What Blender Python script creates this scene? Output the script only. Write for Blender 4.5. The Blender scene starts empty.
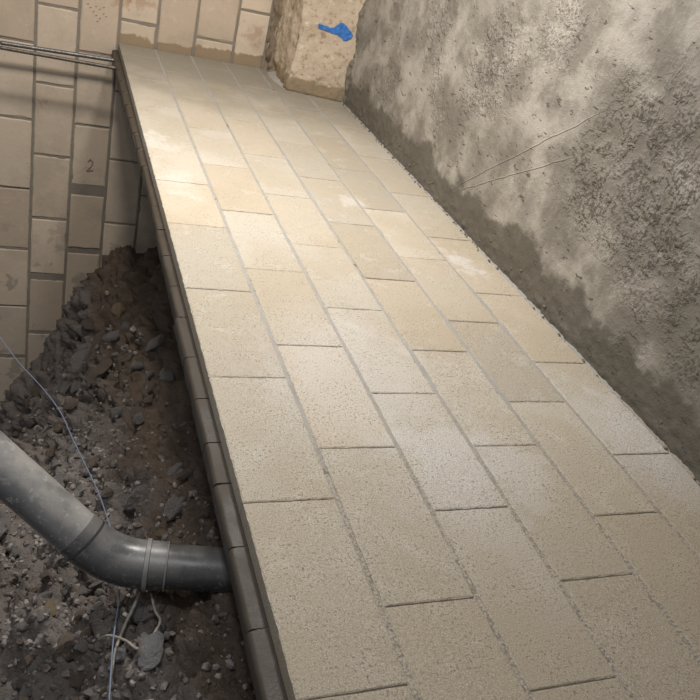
import bpy, bmesh, math, random
from mathutils import Vector, Matrix, noise as mn

random.seed(7)
scene = bpy.context.scene
col = scene.collection
R = math.radians

# ------------------------------------------------------------------ camera
cam_d = bpy.data.cameras.new('camera')
cam = bpy.data.objects.new('camera', cam_d)
col.objects.link(cam)
cr = Vector((0.92403, -0.30084, 0.23739)); cf = Vector((0.38235, 0.77141, -0.50890))
cr.normalize(); cf = (cf - cr * cf.dot(cr)).normalized(); cu = cr.cross(cf)
m = Matrix.Identity(4)
for i in range(3):
    m[i][0] = cr[i]; m[i][1] = cu[i]; m[i][2] = -cf[i]
m[0][3], m[1][3], m[2][3] = -0.4899, -5.8313, 1.3359
cam.matrix_world = m
cam_d.sensor_fit = 'HORIZONTAL'; cam_d.sensor_width = 36.0
cam_d.lens = 36.0 * 766.8 / 700.0
cam_d.clip_start = 0.02
scene.camera = cam

# ------------------------------------------------------------------ light
world = bpy.data.worlds.new('world'); scene.world = world
world.use_nodes = True
wb = world.node_tree.nodes['Background']
wb.inputs[0].default_value = (0.92, 0.95, 1.0, 1); wb.inputs[1].default_value = 0.17

def area_light(name, loc, target, size, power, color, shape='DISK', size_y=None):
    d = bpy.data.lights.new(name, 'AREA'); d.energy = power; d.color = color
    d.shape = shape; d.size = size
    if size_y: d.size_y = size_y
    o = bpy.data.objects.new(name, d); col.objects.link(o)
    o.location = loc
    o.rotation_euler = (Vector(target) - Vector(loc)).to_track_quat('-Z', 'Y').to_euler()
    return o
area_light('work_lamp', (0.42, -2.75, 2.35), (0.42, -2.75, 0), 0.34, 60, (1.0, 0.965, 0.925))
area_light('pit_wall_fill', (-0.36, -2.6, 2.4), (-0.45, -0.6, -0.3), 0.35, 52, (1.0, 0.93, 0.85))  # unseen warm fill, added to brighten the wall in the pit
area_light('near_pit_fill', (-0.62, -4.95, 2.0), (-0.25, -4.3, -0.5), 0.12, 14, (0.90, 0.94, 1.0))  # unseen cool fill, added to lift the near rubble and pipe
area_light('near_floor_fill', (-0.25, -6.2, 3.5), (0.2, -3.8, 0), 1.3, 13, (1.0, 0.97, 0.94))  # large fill added out of view for the near floor and pit

scene.view_settings.view_transform = 'Standard'
scene.view_settings.look = 'None'
scene.view_settings.exposure = 0.0
scene.view_settings.gamma = 1.0
scene.view_settings.use_curve_mapping = False

# ------------------------------------------------------------------ helpers
def obj(name, bm, mat, parent=None, smooth=False):
    me = bpy.data.meshes.new(name)
    bm.normal_update(); bm.to_mesh(me); bm.free()
    if smooth:
        for p in me.polygons: p.use_smooth = True
    if mat: me.materials.append(mat)
    o = bpy.data.objects.new(name, me); col.objects.link(o)
    if parent: o.parent = parent
    return o
def empty(name, loc=(0, 0, 0)):
    o = bpy.data.objects.new(name, None); col.objects.link(o); o.location = loc
    o.empty_display_size = 0.1
    return o
def tag(o, label=None, cat=None, group=None, kind=None):
    if label: o['label'] = label
    if cat: o['category'] = cat
    if group: o['group'] = group
    if kind: o['kind'] = kind
    return o
def fbm(x, y, z, octv=4, gain=0.5):
    a, s, f = 1.0, 0.0, 1.0
    for _ in range(octv):
        s += a * mn.noise(Vector((x * f, y * f, z * f))); a *= gain; f *= 2.03
    return s
def sstep(a, b, x):
    t = max(0.0, min(1.0, (x - a) / (b - a))); return t * t * (3 - 2 * t)

class NT:
    def __init__(self, name, rough=0.8, spec=0.4):
        self.mat = bpy.data.materials.new(name); self.mat.use_nodes = True
        self.t = self.mat.node_tree; self.n = self.t.nodes
        self.b = self.n['Principled BSDF']
        self.b.inputs['Roughness'].default_value = rough
        self.b.inputs['Specular IOR Level'].default_value = spec
        self.geo = self.n.new('ShaderNodeNewGeometry').outputs['Position']
    def l(self, a, b): self.t.links.new(a, b)
    def val(self, s, v):
        if hasattr(v, 'links') or isinstance(v, bpy.types.NodeSocket): self.l(v, s)
        else: s.default_value = v
    def objco(self):
        return self.n.new('ShaderNodeTexCoord').outputs['Object']
    def mapping(self, vec, scale=(1, 1, 1), rot=(0, 0, 0), loc=(0, 0, 0)):
        k = self.n.new('ShaderNodeMapping'); self.l(vec, k.inputs[0])
        k.inputs[1].default_value = loc; k.inputs[2].default_value = rot; k.inputs[3].default_value = scale
        return k.outputs[0]
    def noise(self, scale, detail=4, rough=0.55, vec=None, dist=0.0):
        k = self.n.new('ShaderNodeTexNoise'); self.l(vec if vec else self.geo, k.inputs['Vector'])
        k.inputs['Scale'].default_value = scale; k.inputs['Detail'].default_value = detail
        k.inputs['Roughness'].default_value = rough; k.inputs['Distortion'].default_value = dist
        return k.outputs['Fac']
    def voro(self, scale, vec=None, feature='F1'):
        k = self.n.new('ShaderNodeTexVoronoi'); self.l(vec if vec else self.geo, k.inputs['Vector'])
        k.feature = feature; k.inputs['Scale'].default_value = scale
        return k.outputs['Distance']
    def ramp(self, f, a, b, va=0.0, vb=1.0, smooth=True):
        k = self.n.new('ShaderNodeMapRange'); self.l(f, k.inputs[0])
        if smooth: k.interpolation_type = 'SMOOTHSTEP'
        for i, v in zip((1, 2, 3, 4), (a, b, va, vb)): k.inputs[i].default_value = v
        return k.outputs[0]
    def math(self, op, a, b=0.0, c=0.0):
        k = self.n.new('ShaderNodeMath'); k.operation = op
        self.val(k.inputs[0], a); self.val(k.inputs[1], b); self.val(k.inputs[2], c)
        return k.outputs[0]
    def mix(self, f, a, b, mode='MIX'):
        k = self.n.new('ShaderNodeMix'); k.data_type = 'RGBA'; k.blend_type = mode
        self.val(k.inputs[0], f)
        for s, v in ((k.inputs[6], a), (k.inputs[7], b)):
            if isinstance(v, tuple): s.default_value = (*v, 1)
            else: self.l(v, s)
        return k.outputs[2]
    def xyz(self, vec=None):
        k = self.n.new('ShaderNodeSeparateXYZ'); self.l(vec if vec else self.geo, k.inputs[0]); return k.outputs
    def attr(self, name):
        k = self.n.new('ShaderNodeAttribute'); k.attribute_name = name; return k.outputs['Fac']
    def dist(self, p, scale=(1, 1, 1)):
        v = self.n.new('ShaderNodeVectorMath'); v.operation = 'SUBTRACT'; self.l(self.geo, v.inputs[0]); v.inputs[1].default_value = p
        w = self.n.new('ShaderNodeVectorMath'); w.operation = 'MULTIPLY'; self.l(v.outputs[0], w.inputs[0]); w.inputs[1].default_value = scale
        q = self.n.new('ShaderNodeVectorMath'); q.operation = 'LENGTH'; self.l(w.outputs[0], q.inputs[0])
        return q.outputs['Value']
    def bump(self, h, strength=0.5, dist=0.01, prev=None):
        k = self.n.new('ShaderNodeBump'); k.inputs['Strength'].default_value = strength
        k.inputs['Distance'].default_value = dist; self.l(h, k.inputs['Height'])
        if prev: self.l(prev, k.inputs['Normal'])
        return k.outputs[0]
    def out(self, color, rough=None, normal=None):
        self.val(self.b.inputs['Base Color'], (*color, 1) if isinstance(color, tuple) else color)
        if rough is not None: self.val(self.b.inputs['Roughness'], rough)
        if normal: self.l(normal, self.b.inputs['Normal'])
        return self.mat

# ------------------------------------------------------------------ materials
def mat_paving():
    k = NT('beige_limestone_block', 0.7, 0.28)
    tone = k.attr('tone'); tint = k.attr('tint')
    big = k.noise(2.3, 4); mid = k.noise(9, 5, 0.6); fine = k.noise(290, 3, 0.75)
    c = k.mix(tone, (0.445, 0.395, 0.318), (0.58, 0.53, 0.447))
    c = k.mix(k.math('MULTIPLY', tint, 0.45), c, (0.60, 0.475, 0.32))
    c = k.mix(k.ramp(big, 0.40, 0.62, 0, 0.55), c, (0.47, 0.395, 0.285))
    c = k.mix(k.ramp(mid, 0.52, 0.72, 0, 0.5), c, (0.63, 0.58, 0.495))
    # chalky bloom patches; their cool tint also paints in the floor's blue-grey sheen
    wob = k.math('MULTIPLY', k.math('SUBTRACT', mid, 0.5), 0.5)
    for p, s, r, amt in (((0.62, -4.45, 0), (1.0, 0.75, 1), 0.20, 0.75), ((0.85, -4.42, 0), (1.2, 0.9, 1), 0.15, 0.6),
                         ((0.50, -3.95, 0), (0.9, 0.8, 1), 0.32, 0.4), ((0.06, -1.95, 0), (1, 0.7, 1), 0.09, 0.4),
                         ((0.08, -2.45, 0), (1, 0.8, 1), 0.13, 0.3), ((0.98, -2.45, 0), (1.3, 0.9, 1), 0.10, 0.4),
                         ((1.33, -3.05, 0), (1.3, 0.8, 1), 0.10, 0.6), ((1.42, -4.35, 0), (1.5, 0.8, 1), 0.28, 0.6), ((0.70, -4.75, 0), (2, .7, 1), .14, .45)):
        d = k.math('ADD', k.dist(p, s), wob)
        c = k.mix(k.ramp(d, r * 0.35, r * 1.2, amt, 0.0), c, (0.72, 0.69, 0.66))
    # damp grey along the back wall, deepened to paint in the dimming there
    y = k.xyz()[1]
    damp = k.ramp(k.math('ADD', y, k.math('MULTIPLY', k.math('SUBTRACT', big, 0.5), 1.4)), -1.5, -0.4, 0.0, 0.9)
    c = k.mix(damp, c, (0.30, 0.272, 0.218))
    # browner and darker towards the near end
    nearf = k.ramp(k.math('ADD', y, k.math('MULTIPLY', k.math('SUBTRACT', mid, 0.5), 0.9)), -5.1, -4.0, 0.8, 0.0)
    c = k.mix(nearf, c, (0.365, 0.30, 0.22))
    # pores
    pores = k.noise(130, 3, 0.62)
    p2 = k.noise(55, 3, 0.7)
    zone = k.ramp(mid, 0.34, 0.62, 0.15, 1.0)
    pm = k.math('MULTIPLY', k.ramp(pores, 0.58, 0.645), zone)
    pq = k.math('MULTIPLY', k.ramp(p2, 0.66, 0.70), zone)
    c = k.mix(k.math('MULTIPLY', pm, 0.8), c, (0.17, 0.16, 0.115))
    c = k.mix(k.math('MULTIPLY', pq, 0.7), c, (0.13, 0.10, 0.07))
    near2 = k.ramp(y, -4.6, -2.6, 1.0, 0.35)
    c = k.mix(k.math('MULTIPLY', near2, k.ramp(fine, 0.40, 0.54, 0.62, 0)), c, (0.25, 0.205, 0.15))
    c = k.mix(k.math('MULTIPLY', near2, k.ramp(fine, 0.55, 0.68, 0, 0.45)), c, (0.72, 0.665, 0.57))
    h = k.math('SUBTRACT', k.math('MULTIPLY', fine, 0.6), k.math('ADD', pm, pq))
    nrm = k.bump(h, 0.55, 0.003)
    nrm = k.bump(mid, 0.15, 0.01, nrm)
    return k.out(c, k.ramp(big, 0.35, 0.65, 0.6, 0.75), nrm)

def mat_mortar(name, a, b, rough=0.9, sc=1.0, film=False):
    k = NT(name, rough, 0.3)
    n1 = k.noise(14 * sc, 4); n2 = k.noise(140 * sc, 3, 0.7); v = k.voro(110 * sc)
    c = k.mix(n1, a, b)
    c = k.mix(k.ramp(n2, 0.55, 0.7, 0, 0.45), c, tuple(x * 0.5 for x in a))
    c = k.mix(k.ramp(v, 0.0, 0.25, 0.2, 0), c, tuple(min(1, x * 1.35) for x in b))
    if film:  # grout turns browner towards the near end
        y = k.xyz()[1]
        c = k.mix(k.ramp(k.math('ADD', y, k.math('MULTIPLY', k.math('SUBTRACT', n1, 0.5), 0.5)), -4.9, -3.7, 0.85, 0.0), c, k.mix(k.ramp(n2, 0.35, 0.65), (0.15, 0.125, 0.092), (0.46, 0.40, 0.315)))
    return k.out(c, None, k.bump(k.math('ADD', n2, k.math('MULTIPLY', v, 0.4)), 0.6, 0.004))

def mat_lower_course():
    k = NT('grey_brown_lower_course', 0.5, 0.35)
    n1 = k.noise(7, 5); n2 = k.noise(150, 3, 0.65)
    c = k.mix(n1, (0.036, 0.028, 0.020), (0.078, 0.061, 0.044))
    c = k.mix(k.ramp(n2, 0.55, 0.7, 0, 0.5), c, (0.04, 0.032, 0.024))
    return k.out(c, k.ramp(n1, 0.35, 0.65, 0.44, 0.62), k.bump(n2, 0.35, 0.003))

def mat_wall_blocks():
    k = NT('cream_limestone_wall', 0.75, 0.3)
    tone = k.attr('tone')
    n1 = k.noise(3.2, 5); n2 = k.noise(16, 5, 0.6); n3 = k.noise(90, 3, 0.6)
    s = k.xyz()
    c = k.mix(tone, (0.53, 0.42, 0.315), (0.69, 0.575, 0.445))
    c = k.mix(k.ramp(n1, 0.45, 0.68, 0, 0.5), c, (0.44, 0.365, 0.275))
    c = k.mix(k.ramp(n2, 0.56, 0.74, 0, 0.45), c, (0.69, 0.61, 0.49))
    # wet brown band directly above the platform
    hz = k.math('ADD', s[2], k.math('MULTIPLY', k.math('SUBTRACT', k.noise(7, 4), 0.5), 0.16))
    band = k.math('MULTIPLY', k.ramp(hz, 0.06, 0.075, 0.85, 0.0), k.math('MULTIPLY', k.ramp(s[2], -0.06, -0.02), k.ramp(s[0], -0.01, 0.01)))
    c = k.mix(band, c, (0.27, 0.195, 0.115))
    # grey mortar smears and dust low in the pit
    low = k.ramp(k.math('ADD', s[2], k.math('MULTIPLY', k.math('SUBTRACT', n1, 0.5), 2.4)), -3.0, -1.8, 0.5, 0.0)
    c = k.mix(low, c, (0.37, 0.335, 0.285))
    sm = k.math('MULTIPLY', k.ramp(k.noise(4.3, 4, 0.6), 0.57, 0.62), k.ramp(s[2], -1.9, -1.2, 0.6, 0.12))
    c = k.mix(sm, c, (0.27, 0.235, 0.19))
    # rusty stains
    for p, r in (((-0.01, 0, 0.27), 0.11), ((0.13, 0, 0.29), 0.10), ((-0.48, 0, -0.49), 0.05), ((0.93, 0, 0.22), 0.13)):
        d = k.math('ADD', k.dist(p, (1, 0, 1.3)), k.math('MULTIPLY', k.math('SUBTRACT', n2, 0.5), 0.5))
        c = k.mix(k.ramp(d, r * 0.1, r * 0.8, 0.42, 0), c, (0.36, 0.19, 0.10))
    pits = k.ramp(n3, 0.66, 0.72)
    c = k.mix(k.math('MULTIPLY', pits, 0.6), c, (0.2, 0.14, 0.09))
    return k.out(c, None, k.bump(k.math('SUBTRACT', k.math('MULTIPLY', n2, 1.5), pits), 0.4, 0.006))

def mat_pillar():
    k = NT('rough_hewn_limestone', 0.85, 0.25)
    n1 = k.noise(5, 5); n2 = k.noise(24, 5, 0.62); n3 = k.noise(80, 3)
    s = k.xyz()
    c = k.mix(n1, (0.43, 0.34, 0.245), (0.64, 0.535, 0.405))
    c = k.mix(k.ramp(n2, 0.56, 0.70, 0, 0.7), c, (0.74, 0.65, 0.52))
    c = k.mix(k.ramp(n2, 0.46, 0.34, 0, 0.75), c, (0.30, 0.205, 0.13))
    c = k.mix(k.ramp(k.noise(38, 4, 0.7), 0.6, 0.7, 0, 0.7), c, (0.24, 0.165, 0.105))
    hz = k.math('ADD', s[2], k.math('MULTIPLY', k.math('SUBTRACT', k.noise(11, 4), 0.5), 0.13))
    c = k.mix(k.ramp(hz, 0.085, 0.11, 0.85, 0.0), c, (0.25, 0.185, 0.11))
    return k.out(c, None, k.bump(k.math('ADD', n2, k.math('MULTIPLY', n3, 0.3)), 0.7, 0.012))

def mat_plaster():
    k = NT('rough_cement_plaster', 0.8, 0.3)
    s = k.xyz()
    n1 = k.noise(1.7, 4, 0.5); n2 = k.noise(5.5, 5, 0.6)
    tv = k.mapping(k.geo, (1, 0.5, 1.3), (0.75, 0, 0))
    streak = k.noise(9, 5, 0.6, tv)
    n3 = k.noise(62, 4, 0.7); n4 = k.noise(170, 3, 0.7); n6 = k.noise(33, 3, 0.6, tv)
    c = k.mix(k.ramp(n2, 0.36, 0.64), (0.235, 0.21, 0.174), (0.43, 0.39, 0.335))
    c = k.mix(k.ramp(streak, 0.55, 0.75, 0, 0.5), c, (0.50, 0.455, 0.39))
    c = k.mix(k.ramp(n1, 0.52, 0.36, 0, 0.55), c, (0.185, 0.163, 0.13))
    rgh = k.math('MULTIPLY', k.attr('rough_patch'), k.ramp(k.noise(11, 4, 0.65), 0.42, 0.56, 0.1, 1.0))
    c = k.mix(k.math('MULTIPLY', k.math('MULTIPLY', rgh, 0.8), k.ramp(n3, 0.46, 0.56)), c, (0.095, 0.08, 0.062))
    c = k.mix(k.ramp(n4, 0.62, 0.72, 0, 0.45), c, (0.16, 0.135, 0.105))
    pit = k.ramp(n6, 0.645, 0.69)
    c = k.mix(k.math('MULTIPLY', pit, 0.75), c, (0.10, 0.085, 0.065))
    # irregular wet band climbing from the platform
    hz = k.math('ADD', s[2], k.math('ADD', k.math('MULTIPLY', k.math('SUBTRACT', k.noise(3.6, 5, 0.6), 0.5), 0.42),
                                     k.math('MULTIPLY', k.math('SUBTRACT', streak, 0.5), 0.16)))
    wet = k.ramp(hz, 0.15, 0.215, 1.0, 0.0)
    c = k.mix(k.math('MULTIPLY', wet, 0.88), c, (0.118, 0.105, 0.082))
    h = k.math('ADD', k.math('MULTIPLY', n3, k.math('ADD', k.math('MULTIPLY', rgh, 2.0), 0.35)), k.math('MULTIPLY_ADD', n4, 0.3, k.math('MULTIPLY', pit, -0.8)))
    # two thin trowel scores fanning out from the wet band
    wv = k.math('MULTIPLY', k.math('SUBTRACT', k.noise(3, 3), 0.5), 0.05)
    for (ya, za, yb, zb) in ((-2.40, 0.085, -3.40, 0.87), (-2.50, 0.13, -3.32, 0.64)):
        L = math.hypot(yb - ya, zb - za); ty, tz = (yb - ya) / L, (zb - za) / L
        along = k.math('ADD', k.math('MULTIPLY', s[1], ty), k.math('MULTIPLY_ADD', s[2], tz, -(ya * ty + za * tz)))
        side = k.math('ADD', k.math('ADD', k.math('MULTIPLY', s[1], -tz), k.math('MULTIPLY_ADD', s[2], ty, ya * tz - za * ty)), wv)
        inside = k.math('MULTIPLY', k.ramp(along, 0.0, 0.08), k.ramp(along, L * 0.75, L, 1, 0))
        groove = k.math('MULTIPLY', inside, k.ramp(k.math('ABSOLUTE', side), 0.0005, 0.003, 1, 0))
        ridge = k.math('MULTIPLY', inside, k.ramp(k.math('ABSOLUTE', k.math('ADD', side, 0.005)), 0.001, 0.004, 1, 0))
        h = k.math('ADD', h, k.math('SUBTRACT', k.math('MULTIPLY', ridge, 0.35), k.math('MULTIPLY', groove, 0.7)))
        c = k.mix(k.math('MULTIPLY', groove, 0.45), c, (0.15, 0.13, 0.10))
        c = k.mix(k.math('MULTIPLY', ridge, 0.2), c, (0.44, 0.40, 0.34))
    nr = k.bump(h, 0.75, 0.012)
    nr = k.bump(k.math('ADD', n2, k.math('MULTIPLY', streak, 0.3)), 0.45, 0.03, nr)
    return k.out(c, k.ramp(wet, 0, 1, 0.85, 0.55), nr)

def mat_soil():
    k = NT('brown_rubble_soil', 0.95, 0.15)
    s = k.xyz()
    n1 = k.noise(2.4, 4); n2 = k.noise(14, 6, 0.65); n3 = k.noise(70, 5, 0.7)
    c = k.mix(n2, (0.09, 0.066, 0.048), (0.25, 0.19, 0.145))
    gx = k.ramp(k.math('ADD', s[0], k.math('MULTIPLY', k.math('SUBTRACT', n1, 0.5), 0.5)), -0.18, 0.0, 1.0, 0.0)
    g = k.mix(n2, (0.13, 0.112, 0.10), (0.36, 0.32, 0.29))
    c = k.mix(k.math('MULTIPLY', gx, 0.85), c, g)
    c = k.mix(k.ramp(n3, 0.60, 0.74, 0, 0.6), c, (0.36, 0.31, 0.265))
    c = k.mix(k.ramp(n3, 0.42, 0.30, 0, 0.6), c, (0.04, 0.03, 0.022))
    return k.out(c, None, k.bump(k.math('ADD', k.math('MULTIPLY', n2, 0.6), k.math('MULTIPLY', n3, 0.5)), 1.0, 0.035))

def mat_stone(name, a, b, sp=0.55):
    k = NT(name, 0.88, 0.25)
    oc = k.objco()
    n1 = k.noise(2.2, 4, 0.6, oc); n2 = k.noise(9, 5, 0.7, oc)
    c = k.mix(n1, a, b)
    c = k.mix(k.ramp(n2, 0.55, 0.72, 0, sp), c, tuple(x * 0.45 for x in a))
    c = k.mix(k.ramp(n2, 0.45, 0.30, 0, 0.4), c, tuple(min(1, x * 1.4) for x in b))
    return k.out(c, None, k.bump(n2, 0.8, 0.25))

def mat_pipe(name, dusty, dk=1.0):
    k = NT(name, 0.3, 0.55)
    n1 = k.noise(9, 5, 0.6); n2 = k.noise(42, 4, 0.65, None, 1.2)
    s = k.xyz()
    nrm = k.n.new('ShaderNodeNewGeometry').outputs['Normal']
    up = k.ramp(k.xyz(nrm)[2], -0.1, 0.8)
    c = k.mix(n1, tuple(dk * q for q in (0.08, 0.082, 0.088)), tuple(dk * q for q in (0.135, 0.137, 0.143)))
    film = k.math('MULTIPLY', k.ramp(n1, 0.30, 0.62, 0.35, 1.0), up)
    c = k.mix(k.math('MULTIPLY', film, dusty), c, (0.33, 0.31, 0.28))
    c = k.mix(k.ramp(n2, 0.57, 0.64, 0, 0.5 * dusty), c, (0.44, 0.425, 0.40))
    return k.out(c, k.ramp(film, 0, 1, 0.22, 0.22 + 0.4 * dusty), k.bump(n2, 0.08, 0.004))

def mat_plain(name, c0, rough=0.7, spec=0.4, metal=0.0, var=0.35, sc=30, b=0.2):
    k = NT(name, rough, spec); k.b.inputs['Metallic'].default_value = metal
    n = k.noise(sc, 4)
    c = k.mix(k.ramp(n, 0.35, 0.7, 0, var), c0, tuple(x * 0.4 for x in c0))
    return k.out(c, None, k.bump(n, b, 0.004))

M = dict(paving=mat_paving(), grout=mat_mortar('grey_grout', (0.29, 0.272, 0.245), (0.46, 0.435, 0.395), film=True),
         cross_joint=mat_mortar('brown_joint_mortar', (0.15, 0.128, 0.10), (0.25, 0.22, 0.175)), lower=mat_lower_course(), lower_joint=mat_mortar('dark_mortar', (0.10, 0.08, 0.06), (0.17, 0.14, 0.11)),
         wallb=mat_wall_blocks(), wallm=mat_mortar('wall_mortar', (0.20, 0.175, 0.14), (0.31, 0.27, 0.22), 0.9, 0.6),
         pillar=mat_pillar(), plaster=mat_plaster(), soil=mat_soil(), paint=mat_plain('blue_spray_paint', (0.055, 0.20, 0.56), 0.7, 0.3, 0, 0.35, 60),
         pipe=mat_pipe('dusty_grey_plastic_pipe', 1.0), pipe_elbow=mat_pipe('glossy_grey_plastic_elbow', 0.45, 0.5),
         ring=mat_plain('pale_rim', (0.27, 0.26, 0.245), 0.45), seal=mat_plain('dark_seal', (0.05, 0.05, 0.05), 0.5),
         rod=mat_plain('dull_steel', (0.20, 0.19, 0.18), 0.42, 0.5, 0.6, 0.6, 55, 0.5), rod_b=mat_plain('dull_rusty_steel', (0.16, 0.135, 0.115), 0.5, 0.5, 0.5, 0.6, 55, 0.5),
         wire=mat_plain('blue_grey_coating', (0.20, 0.235, 0.33), 0.45), root=mat_plain('dry_pale_fibre', (0.42, 0.375, 0.305), 0.85, 0.2, 0, 0.6, 50, 0.6),
         fillet=mat_mortar('grey_mortar_fillet', (0.33, 0.31, 0.28), (0.47, 0.445, 0.41)), crumb=mat_mortar('mortar_crumb', (0.14, 0.12, 0.09), (0.26, 0.23, 0.185)),
         crevice=mat_mortar('brown_crevice_mortar', (0.15, 0.11, 0.075), (0.32, 0.25, 0.175), 0.95, 0.5),
         pencil=mat_plain('dark_pencil', (0.34, 0.27, 0.205), 0.8), hair_crack=mat_plain('raised_trowel_line', (0.37, 0.33, 0.27), 0.85),
         s_grey=mat_stone('grey_stone', (0.31, 0.28, 0.258), (0.47, 0.43, 0.40)), s_brown=mat_stone('brown_clod', (0.20, 0.155, 0.122), (0.36, 0.285, 0.232)),
         s_pale=mat_stone('pale_stone', (0.42, 0.38, 0.335), (0.56, 0.51, 0.45), 0.3), s_tan=mat_stone('tan_stone', (0.36, 0.27, 0.165), (0.50, 0.40, 0.26), 0.35),
         s_clod=mat_stone('tan_brown_clod', (0.26, 0.20, 0.15), (0.38, 0.30, 0.235)), s_slate=mat_stone('blue_grey_stone', (0.37, 0.355, 0.355), (0.48, 0.46, 0.46), 0.25))

# ------------------------------------------------------------------ generic block builder
def add_block(bm, x0, x1, y0, y1, z0, z1, lay, seed, tone, tint=0.0, ly2=None, step=0.03, jit=0.0012, inset=0.005, drop=0.004, axes=(0, 1, 2), tilt=0.0015, chip=0.006):
    """slab block: faces z1 up; irregular arris.  axes permutes the local (a, b, depth) to xyz."""
    rnd = random.Random(seed)
    def ring(ins, z, jj):
        pts = []
        nx = max(2, int((x1 - x0) / step)); ny = max(2, int((y1 - y0) / step))
        P = [(x0 + (x1 - x0) * i / nx, y0, 0, 1) for i in range(nx)] + [(x1, y0 + (y1 - y0) * i / ny, -1, 0) for i in range(ny)] + \
            [(x1 - (x1 - x0) * i / nx, y1, 0, -1) for i in range(nx)] + [(x0, y1 - (y1 - y0) * i / ny, 1, 0) for i in range(ny)]
        n = len(P)
        for i, (px, py, dx, dy) in enumerate(P):
            ddx, ddy = dx, dy
            if i in (0, nx, nx + ny, 2 * nx + ny):
                pd = P[i - 1]; ddx += pd[2]; ddy += pd[3]
            w = ins + abs(jj[i]) if ins > 0 else jj[i] * 0.3
            pts.append((px + ddx * w, py + ddy * w, z))
        return pts
    nx = max(2, int((x1 - x0) / step)); ny = max(2, int((y1 - y0) / step)); n = 2 * (nx + ny)
    jj = [rnd.gauss(0, jit) for _ in range(n)]
    for i in range(n):
        if rnd.random() < 0.05: jj[i] += chip * rnd.random()
    dz = rnd.uniform(-tilt, tilt); sx = rnd.uniform(-tilt, tilt) / (x1 - x0); sy = rnd.uniform(-tilt, tilt) / (y1 - y0)
    cx, cy = (x0 + x1) / 2, (y0 + y1) / 2
    def mk(p):
        z = p[2]
        if z > z0 + 1e-6: z += dz + sx * (p[0] - cx) + sy * (p[1] - cy)
        q = (p[0], p[1], z)
        v = [0, 0, 0]
        for i, a in enumerate(axes): v[a] = q[i]
        return bm.verts.new(v)
    rings = [[mk(p) for p in ring(0, z0, [0] * n)], [mk(p) for p in ring(0.0, z1 - drop, jj)], [mk(p) for p in ring(inset * 0.4, z1 - drop * 0.3, jj)], [mk(p) for p in ring(inset, z1, jj)]]
    fs = []
    for A, B in zip(rings, rings[1:]):
        for i in range(n):
            j = (i + 1) % n
            fs.append(bm.faces.new((A[i], A[j], B[j], B[i])))
    fs.append(bm.faces.new(rings[-1]))
    fs.append(bm.faces.new(list(reversed(rings[0]))))
    for f in fs:
        f[lay] = tone
        if ly2: f[ly2] = tint
    return fs

# ------------------------------------------------------------------ structure: plaster wall on the right
PATCH = [(-3.62, 0.78, 0.42, 0.9), (-3.45, 0.55, 0.30, 1.0), (-3.85, 0.62, 0.34, 1.0), (-1.96, 0.55, 0.20, 0.8), (-2.10, 0.38, 0.16, 0.6), (-2.58, 0.82, 0.34, 0.8), (-2.35, 0.62, 0.2, 0.6),
         (-3.94, 0.34, 0.24, 0.6), (-4.25, 0.45, 0.3, 0.9), (-1.3, 0.35, 0.2, 0.5), (-2.9, 1.05, 0.3, 0.6), (-1.75, 0.75, 0.2, 0.6), (-5.0, 0.8, 0.6, 0.8)]
def rough_mask(y, z):
    w = 0.0
    for py, pz, r, a in PATCH:
        d = math.hypot((y - py) * 1.2, z - pz)
        w = max(w, a * (1 - sstep(r * 0.35, r * 1.05, d + 0.16 * fbm(y * 4, z * 4, 2.2, 3))))
    return w
def plaster_wall():
    bm = bmesh.new()
    lay = bm.verts.layers.float.new('rough_patch')
    y0, y1, z0, z1 = -6.6, 0.0, -0.12, 2.5
    ny, nz = 520, 190
    grid = []
    for j in range(nz + 1):
        z = z0 + (z1 - z0) * (j / nz) ** 1.25
        row = []
        for i in range(ny + 1):
            y = y0 + (y1 - y0) * i / ny
            w = rough_mask(y, z)
            d = 0.010 * fbm(y * 1.3, z * 1.3, 0.4, 3) + 0.004 * fbm(y * 6 + z * 4, z * 9 - y * 5, 3.1, 3)
            q = fbm(y * 15, z * 15, 7.7, 4, 0.62)
            d += w * (0.005 * max(-0.5, min(0.5, q)) - 0.004)
            low = 1 - sstep(0.0, 0.24, z)
            d += low * 0.006 * fbm(y * 16, z * 16, 1.7, 3)
            d = max(-0.03, min(0.03, d))
            if z < 0.1: d = d * max(0.1, z / 0.1)
            d += low * 0.012 * max(0.0, fbm(y * 21, z * 21, 2.9, 3, 0.6)) + low * low * 0.010 * max(0.0, fbm(y * 45, z * 45, 5.9, 2))
            v = bm.verts.new((1.5 - d, y, z)); v[lay] = w; row.append(v)
        grid.append(row)
    for j in range(nz):
        for i in range(ny):
            bm.faces.new((grid[j][i], grid[j + 1][i], grid[j + 1][i + 1], grid[j][i + 1]))
    # thickness behind
    def bk(v): return bm.verts.new((1.75, v.co.y, v.co.z))
    loop = grid[0][:] + [r[-1] for r in grid[1:]] + grid[-1][-2::-1] + [r[0] for r in grid[-2:0:-1]]
    b = [bk(v) for v in loop]
    for i in range(len(loop)):
        j = (i + 1) % len(loop)
        bm.faces.new((loop[i], loop[j], b[j], b[i]))
    bm.faces.new(list(reversed(b)))
    return tag(obj('wall_right', bm, M['plaster'], None, True), 'rough grey cement plaster wall along the right side, dark and wet at its foot', 'wall', None, 'structure')
plaster_wall()

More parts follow.
